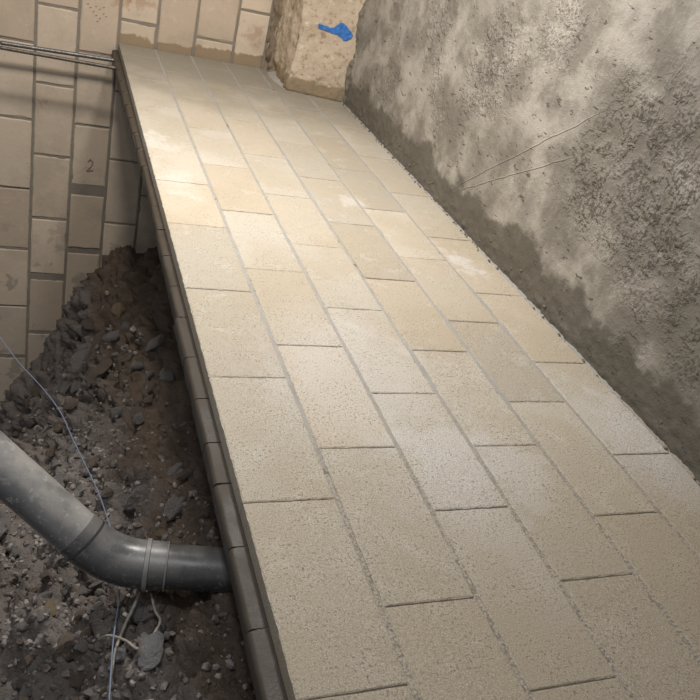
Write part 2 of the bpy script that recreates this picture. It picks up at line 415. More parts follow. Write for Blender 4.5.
# ------------------------------------------------------------------ structure: block wall at the back
def back_wall():
    bm = bmesh.new(); lay = bm.faces.layers.float.new('tone')
    rnd = random.Random(3)
    xs = [-1.62, -1.345, -1.08, -0.81, -0.538, -0.267, -0.006, 0.252, 0.518, 0.803, 1.04, 1.30, 1.55]
    joints = {3: [-3.18, -2.69, -2.19, -1.67, -1.163, -0.633, -0.10], 4: [-3.45, -2.941, -2.44, -1.902, -1.392, -0.884, -0.361, 0.16],
              5: [-3.2, -2.69, -2.169, -1.643, -1.126, -0.617], 6: [-3.46, -2.93, -2.41, -1.895, -1.38, -0.856, -0.34, 0.156],
              7: [-3.2, -2.68, -2.16, -1.64, -1.12, -0.60, -0.08], 8: [-3.5, -2.9, -2.4, -1.9, -1.4, -0.9, -0.39, 0.131], 9: [-3.2, -2.7, -2.1, -1.6, -1.1, -0.6, -0.12, 0.375]}
    thick = {(4, -1.902): 0.06, (5, -1.126): 0.085, (5, -1.643): 0.055, (3, -2.69): 0.03, (4, -2.44): 0.03, (4, -1.392): 0.02, (3, -1.67): 0.02}
    for k in range(len(xs) - 1):
        js = joints.get(k)
        if not js: js = [-3.4 + 0.26 * (k % 2) + 0.515 * i for i in range(9)]
        js = list(js)
        while js[0] > -5.3: js = [js[0] - 0.51] + js
        while js[-1] < 2.3: js.append(js[-1] + 0.515)
        for a, b in zip(js, js[1:]):
            ga = thick.get((k, a), 0.015) / 2; gb = thick.get((k, b), 0.015) / 2
            add_block(bm, xs[k] + 0.009, xs[k + 1] - 0.009, a + ga, b - gb, -0.09, 0.0, lay, rnd.random(), rnd.random(), None, None, 0.06, 0.003, 0.005, 0.006, (0, 2, 1), 0.004, 0.012)
    # facing -Y: mirror depth
    for v in bm.verts: v.co.y = -v.co.y if False else v.co.y
    for v in bm.verts: v.co.y = -(v.co.y) - 0.0
    bmesh.ops.recalc_face_normals(bm, faces=bm.faces)
    w = tag(obj('wall_back', bm, M['wallb']), 'cream limestone block wall closing the far end, brown damp band just above the platform', 'wall', None, 'structure')
    bm = bmesh.new()
    nx, nz = 110, 240
    g = []
    for j in range(nz + 1):
        z = -5.3 + 7.6 * j / nz
        g.append([bm.verts.new((-1.62 + 3.17 * i / nx, 0.008 + 0.004 * fbm(i * 0.7, j * 0.7, 1.2, 2), z)) for i in range(nx + 1)])
    for j in range(nz):
        for i in range(nx): bm.faces.new((g[j][i], g[j][i + 1], g[j + 1][i + 1], g[j + 1][i]))
    obj('mortar', bm, M['wallm'], w, True)
    # pencilled site marks, illegible dashes and curls
    bm = bmesh.new()
    def stroke(pts, w=0.004):
        for (xa, za), (xb, zb) in zip(pts, pts[1:]):
            d = Vector((xb - xa, 0, zb - za)); L = d.length; d.normalize(); n = Vector((-d.z, 0, d.x)) * w / 2
            A = Vector((xa, -0.0045, za)); B = Vector((xb, -0.0045, zb))
            vs = [bm.verts.new(p + o) for o in (Vector((0, 0, 0)), Vector((0, 0.004, 0))) for p in (A - n, B - n, B + n, A + n)]
            for f in ((0, 1, 2, 3), (7, 6, 5, 4), (0, 4, 5, 1), (1, 5, 6, 2), (2, 6, 7, 3), (3, 7, 4, 0)): bm.faces.new([vs[q] for q in f])
    for (x, z) in ((-0.222, 0.215), (-0.205, 0.195), (-0.185, 0.172), (-0.165, 0.15), (-0.14, 0.135), (-0.17, 0.21), (-0.145, 0.195), (-0.118, 0.17), (-0.10, 0.155), (-0.12, 0.21), (-0.155, 0.115)):
        stroke([(x, z), (x + 0.011, z + 0.006 + 0.006 * mn.noise(Vector((x * 90, z * 90, 1))))], 0.006)
    stroke([(-0.150, -0.89), (-0.135, -0.872), (-0.115, -0.89), (-0.125, -0.925), (-0.155, -0.965), (-0.11, -0.955)], 0.007)
    bmesh.ops.recalc_face_normals(bm, faces=bm.faces)
    tag(obj('pencil_mark', bm, M['pencil'], w), 'faint brown pencil scribbles')
    return w
back_wall()

# ------------------------------------------------------------------ thing: block platform
XS = [0.0, 0.2491, 0.5001, 0.7469, 0.9939, 1.2413, 1.492]
YJ = [[0, -0.277, -0.826, -1.3585, -1.918, -2.4525, -2.907, -3.439, -3.975, -4.505, -5.0405],
      [-0.546, -1.080, -1.636, -2.1746, -2.719, -3.256, -3.787, -4.309, -4.849],
      [-0.27, -0.844, -1.376, -1.947, -2.473, -3.0016, -3.525, -4.0486, -4.567, -5.097],
      [-0.06, -0.593, -1.110, -1.657, -2.190, -2.7365, -3.267, -3.791, -4.3115, -4.8285],
      [-0.92, -1.4415, -1.9915, -2.522, -3.041, -3.573, -4.090, -4.6216],
      [-0.66, -1.1816, -1.72, -2.263, -2.795, -3.3295, -3.846, -4.369]]
def platform():
    root = tag(empty('block_platform', (0, 0, -0.16)), 'long platform of pale beige stone blocks running to the back wall beside the plaster wall', 'platform')
    off = Vector((0, 0, 0.16))
    rnd = random.Random(11)
    def sh(bm):
        for v in bm.verts: v.co += off
        return bm
    bm = bmesh.new(); lay = bm.faces.layers.float.new('tone'); l2 = bm.faces.layers.float.new('tint')
    for k in range(6):
        js = [y for y in YJ[k]]
        if js[0] < -0.03: js = [-0.006] + js
        while js[-1] > -6.3: js.append(js[-1] - 0.527)
        for b, a in zip(js, js[1:]):
            tt = min(1, max(0, rnd.gauss(0.5, 0.28)))
            tint = rnd.random() ** 3
            if k == 5 and -3.9 < (a + b) / 2 < -2.9: tint = 0.95; tt = 0.65
            gl = 0.0 if k == 0 else 0.0065
            add_block(bm, XS[k] + gl, XS[k + 1] - 0.0065, a + (0.0032 if a > -2.6 else 0.0020), b - (0.0032 if b > -2.6 else 0.0020), -0.046, 0.0, lay, rnd.random(), tt, tint, l2, 0.016, 0.0016, 0.0024, 0.0024, (0, 1, 2), 0.0010, 0.010)
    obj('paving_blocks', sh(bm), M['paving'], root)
    # grout: long joints almost flush, cross joints lower
    bm = bmesh.new()
    def strip(x0, x1, ya, yb, z, st=0.015, nx=3, amp=0.0016, rise=0.0):
        n = max(2, int(abs(yb - ya) / st)); rows = []
        for i in range(n + 1):
            y = ya + (yb - ya) * i / n
            r = []
            for j in range(nx + 1):
                x = x0 + (x1 - x0) * j / nx
                r.append(bm.verts.new((x, y, z + rise * min(1.0, j * 0.5) * (0.7 + 0.5 * mn.noise(Vector((y * 14, 2, 2)))) + amp * fbm(x * 60, y * 45, 0.3, 3) + amp * 1.6 * fbm(x * 3, y * 3, 4.3, 2))))
            rows.append(r)
        for A, B in zip(rows, rows[1:]):
            for j in range(nx): bm.faces.new((A[j], B[j], B[j + 1], A[j + 1]))
    for k in range(1, 6): strip(XS[k] - 0.0115, XS[k] + 0.0115, -6.3, -0.004, -0.0024)
    strip(1.482, 1.545, -6.3, -0.004, -0.0028, 0.02, 6, 0.0012, 0.009)
    bmesh.ops.recalc_face_normals(bm, faces=bm.faces)
    vs = [bm.verts.new(p) for p in ((0.008, -6.3, -0.0042), (1.49, -6.3, -0.0042), (1.49, -0.004, -0.0042), (0.008, -0.004, -0.0042))]
    bm.faces.new(vs).material_index = 1
    gj = tag(obj('grout_joints', sh(bm), M['grout'], root, True), 'grey grout between the blocks')
    gj.data.materials.append(M['cross_joint'])
    # lower course, projecting a little on the pit side, rounded nosing
    bm = bmesh.new()
    ys = [-0.01, -0.30, -0.52, -0.76, -0.99, -1.23, -1.47, -1.70, -1.94, -2.17, -2.40, -2.643, -2.874, -3.103, -3.342, -3.56, -3.80, -4.02, -4.22, -4.385, -4.60, -4.835, -5.07, -5.30, -5.53, -5.76, -6.0, -6.3]
    lj = bmesh.new()
    for i, (b, a) in enumerate(zip(ys, ys[1:])):
        out = -0.030 - 0.016 * sstep(-2.6, -4.4, a) - 0.014 * sstep(-2.4, -1.0, a)
        out += rnd.uniform(-0.003, 0.003)
        top = -0.049 + rnd.uniform(-0.002, 0.001)
        gap = 0.004 if i % 2 else 0.007
        if a > -2.0 and i % 2: gap = 0.030
        prof = [(0.10, -0.10), (out + 0.006, -0.10), (out, -0.094), (out, -0.072)]
        for q in range(6):
            an = math.pi - q * math.pi / 10; prof.append((out + 0.014 + 0.014 * math.cos(an), top - 0.013 + 0.013 * math.sin(an)))
        prof.append((0.10, top))
        nseg = 8; rows = []
        for s in range(nseg + 1):
            y = (a + gap / 2) + (b - a - gap) * s / nseg
            e = 0.0
            rows.append([bm.verts.new((x + (e if x < 0 else 0) + 0.002 * fbm(y * 14, z * 20, i, 2) * (x < 0.02), y, z)) for x, z in prof])
        for A, B in zip(rows, rows[1:]):
            for j in range(len(prof)):
                jj = (j + 1) % len(prof); bm.faces.new((A[j], B[j], B[jj], A[jj]))
        bm.faces.new(rows[0]); bm.faces.new(list(reversed(rows[-1])))
    bmesh.ops.recalc_face_normals(bm, faces=bm.faces)
    # bed that fills the platform's underside behind the ledge
    vs = [bm.verts.new(p) for p in ((0.10, -6.3, -0.10), (1.5, -6.3, -0.10), (1.5, -0.01, -0.10), (0.10, -0.01, -0.10), (0.10, -6.3, -0.05), (1.5, -6.3, -0.05), (1.5, -0.01, -0.05), (0.10, -0.01, -0.05))]
    for f in ((3, 2, 1, 0), (4, 5, 6, 7), (0, 1, 5, 4), (1, 2, 6, 5), (2, 3, 7, 6), (3, 0, 4, 7)): bm.faces.new([vs[q] for q in f])
    lc = obj('lower_course', sh(bm), M['lower'], root, False)
    tag(lc, 'dark brown-grey lower course projecting below the edge')
    for p in lc.data.polygons: p.use_smooth = abs(p.normal.y) < 0.5
    md = lc.modifiers.new('split', 'EDGE_SPLIT'); md.split_angle = R(50)
    rows = []
    for i in range(211):
        y = -6.3 + (6.3 - 0.012) * i / 210
        o2 = -0.030 - 0.016 * sstep(-2.6, -4.4, y) - 0.014 * sstep(-2.4, -1.0, y) + 0.003 + 0.0015 * fbm(y * 9, 1, 1, 2)
        prof = [(0.09, -0.097), (o2, -0.097), (o2, -0.075), (o2 + 0.006, -0.060), (o2 + 0.018, -0.0525), (0.09, -0.0525)]
        rows.append([lj.verts.new((x, y, z)) for x, z in prof])
    for A, B in zip(rows, rows[1:]):
        for j in range(6):
            jj = (j + 1) % 6; lj.faces.new((A[j], B[j], B[jj], A[jj]))
    lj.faces.new(rows[0]); lj.faces.new(list(reversed(rows[-1])))
    bmesh.ops.recalc_face_normals(lj, faces=lj.faces)
    obj('mortar_bed', sh(lj), M['lower_joint'], root)
    return root
platform()

# ------------------------------------------------------------------ thing: stone pillar in the far corner
def pillar():
    root = tag(empty('stone_pillar', (1.3, -0.3, 0.0)), 'rough hewn cream stone pillar in the far right corner with a blue paint mark', 'pillar')
    O = Vector((1.3, -0.3, 0))
    foot = [(1.085, 0.02), (1.099, -0.52), (1.512, -0.607), (1.512, 0.02)]
    bm = bmesh.new()
    # perimeter samples along left face and front face
    per = []
    def seg(a, b, n):
        for i in range(n): per.append((a[0] + (b[0] - a[0]) * i / n, a[1] + (b[1] - a[1]) * i / n))
    seg(foot[0], foot[1], 30); seg(foot[1], foot[2], 26); seg(foot[2], foot[3], 4); seg(foot[3], foot[0], 4)
    def dface(x, y, z, a): return a * fbm(x * 9, y * 9, z * 7, 4, 0.55) + 0.005 * fbm(x * 40, y * 40, z * 40, 2)
    nz = 150; rows = []
    for j in range(nz + 1):
        z = 2.2 * (j / nz)
        r = []
        for i, (x, y) in enumerate(per):
            left = i <= 30; front = 30 <= i <= 56
            d = 0.0
            if i < 56:
                d = dface(x, y, z, 0.020 if left else 0.009)
                if i in (29, 30, 31): d -= 0.004 + 0.016 * abs(fbm(3.3, 1.1, z * 12, 4, 0.6))
                if left and i < 12: d += 0.02 * fbm(z * 5, i * 0.3, 8.8, 3)
            nx, ny = (-1, 0) if i < 30 else ((-0.7, -0.7) if i == 30 else ((-0.2, -0.98) if i < 57 else (0, 0)))
            r.append(bm.verts.new((x + nx * d, y + ny * d, z)))
        rows.append(r)
    n = len(per)
    for A, B in zip(rows, rows[1:]):
        for i in range(n):
            j = (i + 1) % n; bm.faces.new((A[i], A[j], B[j], B[i]))
    bm.faces.new(rows[-1]); bm.faces.new(list(reversed(rows[0])))
    bmesh.ops.recalc_face_normals(bm, faces=bm.faces)
    for v in bm.verts: v.co -= O
    obj('shaft', bm, M['pillar'], root, True)
    # paint mark on the front face, a skin of paint following the stone
    pts = [(0.128, 0.476), (0.17, 0.474), (0.215, 0.468), (0.247, 0.486), (0.264, 0.513), (0.294, 0.516), (0.320, 0.498), (0.350, 0.476), (0.372, 0.452), (0.361, 0.423), (0.340, 0.408), (0.319, 0.407), (0.295, 0.418), (0.269, 0.433), (0.23, 0.436), (0.193, 0.441), (0.139, 0.447), (0.124, 0.460)]
    t = Vector((1.518 - 1.099, -0.607 + 0.52, 0)).normalized(); nn = Vector((t.y, -t.x, 0))
    base = Vector((1.099, -0.52, 0))
    def inside(u, w):
        u += 0.004 * mn.noise(Vector((u * 40, w * 40, 1))); w += 0.004 * mn.noise(Vector((u * 40, w * 40, 5)))
        c = False
        for i in range(len(pts)):
            (ua, wa), (ub, wb_) = pts[i], pts[i - 1]
            if (wa > w) != (wb_ > w) and u < (ub - ua) * (w - wa) / (wb_ - wa) + ua: c = not c
        return c
    bm = bmesh.new(); cell = 0.0035; vc = {}
    def pv(a, b):
        if (a, b) not in vc:
            P = base + t * (a * cell) + Vector((0, 0, b * cell))
            vc[(a, b)] = bm.verts.new(P + Vector((-0.2, -0.98, 0)) * (dface(P.x, P.y, P.z, 0.009) + 0.0045) - O)
        return vc[(a, b)]
    for a in range(28, 112):
        for b in range(110, 152):
            if inside((a + .5) * cell, (b + .5) * cell): bm.faces.new((pv(a, b), pv(a + 1, b), pv(a + 1, b + 1), pv(a, b + 1)))
    ext = bmesh.ops.extrude_face_region(bm, geom=list(bm.faces))
    for v in ext['geom']:
        if isinstance(v, bmesh.types.BMVert): v.co += Vector((0.2, 0.98, 0)) * 0.007
    bmesh.ops.recalc_face_normals(bm, faces=bm.faces)
    tag(obj('paint_mark', bm, M['paint'], root, True), 'bright blue spray paint mark')
    # crevice mortar between back wall and pillar + grey fillet on the floor
    bm = bmesh.new(); rows = []
    for j in range(121):
        z = 2.2 * j / 120; r = []
        for i in range(15):
            u = i / 14
            x = 1.045 + 0.075 * u - 0.02 * math.sin(math.pi * u); y = 0.01 - 0.10 * u * u - 0.03 * math.sin(math.pi * u)
            d = 0.036 * fbm(u * 3.2, z * 11, 6.1, 5, 0.65)
            r.append(bm.verts.new((x - d * 0.7 - O.x, min(0.012, y - d * 0.7) - O.y, z)))
        rows.append(r)
    for A, B in zip(rows, rows[1:]):
        for i in range(14): bm.faces.new((A[i], A[i + 1], B[i + 1], B[i]))
    bmesh.ops.recalc_face_normals(bm, faces=bm.faces)
    tag(obj('corner_mortar', bm, M['crevice'], root, True), 'crumbling brown mortar in the corner')
    bm = bmesh.new(); rows = []
    for j in range(201):
        z = 2.2 * j / 200; r = []
        for i in range(9):
            u = i / 8
            wd = 0.030 + 0.022 * fbm(1.2, z * 5, 3.3, 4, 0.6)
            x = 1.512 - wd * (1 - u); y = -0.602 - 0.045 * u * (1 + 0.5 * mn.noise(Vector((3, 3, z * 7)))) - 0.012 * math.sin(math.pi * u)
            d = 0.018 * fbm(u * 2.5, z * 22, 9.1, 4, 0.65) * math.sin(math.pi * min(1, u + 0.1))
            r.append(bm.verts.new((x - d - O.x, y - d - O.y, z)))
        rows.append(r)
    for A, B in zip(rows, rows[1:]):
        for i in range(8): bm.faces.new((A[i], A[i + 1], B[i + 1], B[i]))
    bmesh.ops.recalc_face_normals(bm, faces=bm.faces)
    tag(obj('corner_mortar', bm, M['crumb'], root, True), 'rough grey mortar where the pillar meets the plaster wall')
    bm = bmesh.new(); rows = []
    for i in range(31):
        u = i / 30; y = -0.50 + 0.50 * u
        wdt = 0.012 + 0.055 * math.sin(math.pi * min(1, u * 0.85 + 0.05)); r = []
        for j in range(6):
            v = j / 5
            r.append(bm.verts.new((1.11 - wdt * v + 0.004 * fbm(y * 20, v, 3, 2) - O.x, y - O.y, max(0.0012, 0.03 * (1 - v) ** 2 + 0.003 * fbm(y * 30, v * 3, 2, 2)) - 0.001 * (j == 5))))
        rows.append(r)
    for A, B in zip(rows, rows[1:]):
        for j in range(5): bm.faces.new((A[j], A[j + 1], B[j + 1], B[j]))
    bmesh.ops.recalc_face_normals(bm, faces=bm.faces)
    tag(obj('mortar_fillet', bm, M['fillet'], root, True), 'smooth grey mortar smeared at the base')
pillar()

# ------------------------------------------------------------------ rubble bank in the pit
KY = [(0.3, -1.68, 2.2), (0.0, -1.68, 2.2), (-0.8, -1.98, 1.95), (-1.4, -1.75, 1.65), (-2.0, -1.32, 1.35), (-3.3, -.86, .8), (-4.4, -.56, .5), (-5.2, -.50, .45), (-7, -.5, .45)]
def base_h(X, Y):
    for (y0, a0, s0), (y1, a1, s1) in zip(KY, KY[1:]):
        if Y >= y1:
            w = (Y - y0) / (y1 - y0); w = w * w * (3 - 2 * w) * .5 + w * .5
            a = a0 + (a1 - a0) * w; s = s0 + (s1 - s0) * w; break
    h = a + s * X
    k = .08; lim = 0.16 + 1.38 * sstep(-3.0, -0.1, Y) ** 1.3
    m0 = min(h, -lim)
    return m0 - math.log(math.exp((m0 - h) / k) + math.exp((m0 + lim) / k)) * k
PATH = [(-0.9, -3.86), (-0.56, -4.05), (-0.26, -4.22), (-0.05, -4.28), (0.12, -4.31)]
def clod(x, y, f, sd):
    d = mn.voronoi(Vector((x * f + 0.35 * mn.noise(Vector((x * f, y * f, sd))), y * f, sd)))[0]
    return min(1.0, (d[1] - d[0]) * 1.6)
def slope_n(X, Y, e=0.03):
    return Vector((-(base_h(X + e, Y) - base_h(X - e, Y)) / (2 * e), -(base_h(X, Y + e) - base_h(X, Y - e)) / (2 * e), 1)).normalized()
def surf(X, Y):
    zb = base_h(X, Y); nn = slope_n(X, Y)
    far = sstep(-3.6, -1.8, Y)
    def cl(f, sd):
        w = 0.3 * mn.noise(Vector((X * f, Y * f, zb * f + sd)))
        d = mn.voronoi(Vector((X * f + w, Y * f - w, zb * f + sd)))[0]
        return min(1.0, (d[1] - d[0]) * 1.9)
    k = sstep(-0.35, 0.35, mn.noise(Vector((X * 3.1, Y * 3.1, 7.7))))
    n = 0.075 * fbm(X * 2.4, Y * 2.4, zb * 2.4, 2) + 0.045 * fbm(X * 6 + 3, Y * 6, zb * 6, 3, 0.55)
    n += (0.06 + 0.05 * far) * (cl(6.5, 1.5) - 0.5) * (0.35 + k) + (0.036 + 0.022 * far) * (cl(14, 4.5) - 0.5) * (0.4 + k) + 0.019 * (cl(32, 8.5) - 0.5)
    n += 0.011 * fbm(X * 40, Y * 40, zb * 40, 3, 0.6)
    P = Vector((X, Y, zb)) + nn * n
    P.z = min(P.z, -0.125 - 0.02 * abs(mn.noise(Vector((X * 9, Y * 9, 3))))); P.y = min(P.y, -0.004)
    return P
def height(X, Y): return surf(X, Y).z
def rubble():
    bm = bmesh.new()
    xs = [-1.62 + i * 0.036 for i in range(20)] + [-0.9 + i * 0.0105 for i in range(116)] + [0.33 + i * 0.035 for i in range(27)]
    ys = []; y = -0.003
    while y > -6.2:
        ys.append(y); y -= 0.018 if y > -2.5 else (0.016 if y > -3.4 else (0.0115 if y > -5.1 else 0.04))
    g = [[bm.verts.new(surf(x, y)) for x in xs] for y in ys]
    for A, B in zip(g, g[1:]):
        for i in range(len(xs) - 1): bm.faces.new((A[i], B[i], B[i + 1], A[i + 1]))
    bmesh.ops.recalc_face_normals(bm, faces=bm.faces)
    if sum(f.normal.z for f in bm.faces) < 0: bmesh.ops.reverse_faces(bm, faces=bm.faces)
    tag(obj('rubble_bank', bm, M['soil'], None, True), 'dark brown bank of earth and rubble sloping down beneath the platform edge', 'rubble', None, 'stuff')
rubble()

def rock_mesh(name, seed, mat, sub=3, flat=(1, 1, 1), cuts=7, rough=0.12):
    rnd = random.Random(seed)
    bm = bmesh.new(); bmesh.ops.create_icosphere(bm, subdivisions=sub, radius=1.0)
    planes = []
    for _ in range(cuts):
        d = Vector((rnd.gauss(0, 1), rnd.gauss(0, 1), rnd.gauss(0, 1))).normalized(); planes.append((d, rnd.uniform(0.45, 0.8)))
    for v in bm.verts:
        p = v.co.copy()
        for d, k in planes:
            e = p.dot(d) - k
            if e > 0: p -= d * e * 0.92
        p *= 1 + rough * fbm(p.x * 1.7 + seed, p.y * 1.7, p.z * 1.7, 3, 0.55)
        v.co = Vector((p.x * flat[0], p.y * flat[1], p.z * flat[2]))
    bm.normal_update()
    me = bpy.data.meshes.new(name); bm.to_mesh(me); bm.free(); me.materials.append(mat)
    return me

# gravel: uncountable small bits as one object
def gravel():
    rnd = random.Random(21); bm = bmesh.new()
    tmp = bmesh.new(); bmesh.ops.create_icosphere(tmp, subdivisions=1, radius=1.0)
    tv = [v.co.copy() for v in tmp.verts]; tf = [[v.index for v in f.verts] for f in tmp.faces]; tmp.free()
    for _ in range(7500):
        t = rnd.random() ** 0.6
        y = -0.2 - 5.0 * t; x = rnd.uniform(-0.85, 0.12)
        if x > -0.1 and rnd.random() < 0.6: continue
        s = 0.004 + 0.012 * rnd.random() ** 2.2
        if y > -2: s *= 1.6
        rot = Matrix.Rotation(rnd.random() * 6.3, 3, Vector((rnd.gauss(0, 1), rnd.gauss(0, 1), rnd.gauss(0, 1))).normalized())
        sc = Vector((rnd.uniform(0.6, 1.3), rnd.uniform(0.6, 1.3), rnd.uniform(0.5, 1)))
        c = surf(x, y) + slope_n(x, y) * s * 0.3
        vs = [bm.verts.new(c + rot @ Vector((p.x * sc.x, p.y * sc.y, p.z * sc.z)) * s * rnd.uniform(0.8, 1.15)) for p in tv]
        for f in tf: bm.faces.new([vs[q] for q in f])
    k = NT('mixed_gravel', 0.9, 0.2)
    n = k.noise(22, 2); n2 = k.noise(140, 3)
    c = k.mix(k.ramp(n, 0.35, 0.65), (0.13, 0.105, 0.088), (0.36, 0.325, 0.295))
    c = k.mix(k.ramp(n2, 0.55, 0.7, 0, 0.5), c, (0.09, 0.07, 0.055))
    tag(obj('gravel', bm, k.out(c, None, k.bump(n2, 0.6, 0.004)), None, False), 'scattered fine gravel and earth crumbs on the bank in the pit', 'gravel', None, 'stuff')
gravel()

KINDS = []
for i in range(14):
    mk = ('s_grey', 's_brown', 's_grey', 's_brown', 's_pale', 's_brown', 's_grey')[i % 7]
    KINDS.append((mk, rock_mesh('rubble_stone', 100 + i * 7, M[mk], 3, (1, random.Random(i).uniform(0.6, 0.95), random.Random(i + 50).uniform(0.45, 0.8)), 8 + i % 4)))
LAB = {'s_grey': ('grey angular stone lying loose among the rubble in the pit', 'grey stones on the rubble bank'),
       's_brown': ('brown clod of earth lying loose among the rubble in the pit', 'brown clods on the rubble bank'),
       's_pale': ('pale small stone lying loose among the rubble in the pit', 'pale stones on the rubble bank')}
C0 = Vector((-0.4899, -5.8313, 1.3359))
def in_view(p):
    d = p - C0; z = d.dot(cf)
    return z > 0.3 and -6 < 350 + 766.8 * d.dot(cr) / z < 262 and 180 < 350 - 766.8 * d.dot(cu) / z < 706

# ------------------------------------------------------------------ pipe geometry helpers
def tube(bm, pts, rads, n=24, caps=True, up=Vector((0, 0, 1))):
    pts = [Vector(p) for p in pts]
    if not hasattr(rads, '__len__'): rads = [rads] * len(pts)
    rings = []; T0 = None; N = None
    for i, p in enumerate(pts):
        T = (pts[min(i + 1, len(pts) - 1)] - pts[max(i - 1, 0)]).normalized()
        if N is None:
            N = up - T * up.dot(T)
            if N.length < 1e-3: N = Vector((1, 0, 0)) - T * T.x
        else: N = N - T * N.dot(T)
        N.normalize(); B = T.cross(N)
        rings.append([bm.verts.new(p + (N * math.cos(a) + B * math.sin(a)) * rads[i]) for a in (2 * math.pi * q / n for q in range(n))])
    for A, Bq in zip(rings, rings[1:]):
        for q in range(n):
            r = (q + 1) % n; bm.faces.new((A[q], A[r], Bq[r], Bq[q]))
    if caps: bm.faces.new(list(reversed(rings[0]))); bm.faces.new(rings[-1])
    bmesh.ops.recalc_face_normals(bm, faces=bm.faces)
    return bm
PA = Vector((-1.36, -3.60, 0.353)); PE = Vector((-0.262, -4.232, -0.492)); PB = Vector((0.42, -4.385, -0.47))
def pipe():
    root = tag(empty('drain_pipe', PE), 'dusty grey plastic drain pipe with an elbow, passing under the platform edge', 'pipe')
    rad = 0.068
    dA = (PA - PE).normalized(); dB = (PB - PE).normalized()
    L = 0.10
    a0 = PE + dA * L; b0 = PE + dB * L
    arc = []
    for i in range(15):
        t = i / 14; arc.append((1 - t) ** 2 * a0 + 2 * t * (1 - t) * PE + t * t * b0)
    loc = lambda P: [p - PE for p in P]
    # long straight with wall thickness at the open end
    p = obj('pipe_section', tube(bmesh.new(), loc([PA + dA * -0.001, PA, a0 + dA * 0.05, a0 - dA * 0.0]), [rad - 0.006, rad, rad, rad], 40), M['pipe'], root, True)
    p['label'] = 'straight dusty grey length rising to the left'
    q = obj('pipe_section', tube(bmesh.new(), loc([b0 - dB * 0.02, b0 + dB * 0.1, PB, PB + dB * 0.001]), [rad - 0.002, rad - 0.002, rad - 0.002, rad - 0.01], 40), M['pipe_elbow'], root, True)
    q['label'] = 'dark straight length entering beneath the platform'
    R2 = rad + 0.0035
    body = [a0 + dA * 0.035, a0 + dA * 0.034] + arc + [b0 + dB * 0.062, b0 + dB * 0.063]
    rr = [R2 - 0.003, R2] + [R2] * len(arc) + [R2, R2 - 0.003]
    e = obj('elbow', tube(bmesh.new(), loc(body), rr, 40), M['pipe_elbow'], root, True)
    s1 = a0 - dA * 0.002
    obj('seal', tube(bmesh.new(), loc([s1 + dA * 0.004, s1 + dA * 0.003, s1 - dA * 0.003, s1 - dA * 0.004]), [R2 - .001, R2 + 0.0015, R2 + 0.0015, R2 - .001], 40), M['seal'], e, True)
    s2 = b0 + dB * 0.006
    obj('rim', tube(bmesh.new(), loc([s2 + dB * 0.008, s2 + dB * 0.006, s2 - dB * 0.006, s2 - dB * 0.008]), [R2 - .001, R2 + 0.005, R2 + 0.005, R2 - .001], 40), M['ring'], e, True)
    s3 = b0 + dB * 0.062
    obj('rim', tube(bmesh.new(), loc([s3 + dB * 0.003, s3 + dB * 0.002, s3 - dB * 0.002, s3 - dB * 0.003]), [R2 - .002, R2 + 0.002, R2 + 0.002, R2 - .001], 40), M['ring'], e, True)
    for nm in root.children_recursive:
        md = nm.modifiers.new('split', 'EDGE_SPLIT'); md.split_angle = R(40)
pipe()
def near_pipe(P, r):
    for a, b in ((PA, PE), (PE, PB)):
        t = max(0, min(1, (P - a).dot(b - a) / (b - a).length_squared))
        if (P - a - (b - a) * t).length < r + 0.078: return True
    return False

# ------------------------------------------------------------------ named stones
def settle(me, name, x, y, s, rot, label, cat='stone', group=None, lift=0.25):
    o = bpy.data.objects.new(name, me); col.objects.link(o)
    n = slope_n(x, y)
    o.location = surf(x, y) + n * s * lift
    o.scale = (s, s, s)
    o.rotation_mode = 'QUATERNION'
    q = Vector((0, 0, 1)).rotation_difference(n)
    from mathutils import Quaternion
    o.rotation_quaternion = q @ Quaternion((0, 0, 1), rot[2]) @ Quaternion((1, 0, 0), rot[0])
    tag(o, label, cat, group)
    return o
NAMED = [((0.1128, -0.6621, -1.7971), 0.068, 's_tan', (1, .9, .8), 0.1, 'yellowish lump of stone high on the rubble bank in the platform shade'),
         ((-0.1254, -0.6586, -2.147), 0.044, 's_pale', (1, .95, .6), 0.2, 'pale rounded stone on the bank below the yellowish lump'),
         ((-0.1486, -4.4928, -0.5891), 0.062, 's_slate', (1, .72, .4), 1.3, 'smooth flat blue-grey stone in the rubble below the pipe, biggest one there'),
         ((-0.3557, -4.2791, -0.8454), 0.070, 's_clod', (1, .7, .7), 0.5, 'large tan-brown clod of earth in the rubble below the pipe'),
         ((-0.4078, -4.1235, -0.8313), 0.038, 's_tan', (0.7, 1, .6), 0.2, 'rusty tan angular stone beneath the straight length of pipe'),
         ((-0.3268, -4.3201, -0.7605), 0.026, 's_pale', (1, .8, .7), 0.9, 'smooth whitish pebble beside the large tan-brown clod'),
         ((-0.1627, -4.2787, -0.6731), 0.044, 's_grey', (1, .95, .85), 0.3, 'knobbly grey stone directly under the elbow of the pipe'),
         ((-0.2339, -4.4356, -0.6519), 0.036, 's_slate', (1, .7, .5), 0.1, 'small flat grey stone lying across the crossing of two dry roots'),
         ((-0.0623, -3.9699, -0.675), 0.024, 's_tan', (1, .8, .8), 0.6, 'small ochre pebble just above the pipe near the platform edge'),
         ((-0.3098, -4.0402, -0.8592), 0.026, 's_grey', (1, .8, .7), 0.6, 'rounded dark grey pebble tucked under the pipe elbow on its left'),
         ((-0.0898, -3.6288, -0.8423), 0.075, 's_grey', (1, .62, .6), 1.1, 'big pale grey rock above the pipe elbow beside the wire'),
         ((-0.1064, -1.5288, -1.7647), 0.060, 's_brown', (1, .8, .7), 1.1, 'dark brown lump in the middle of the bank, left of centre')]
placed = []
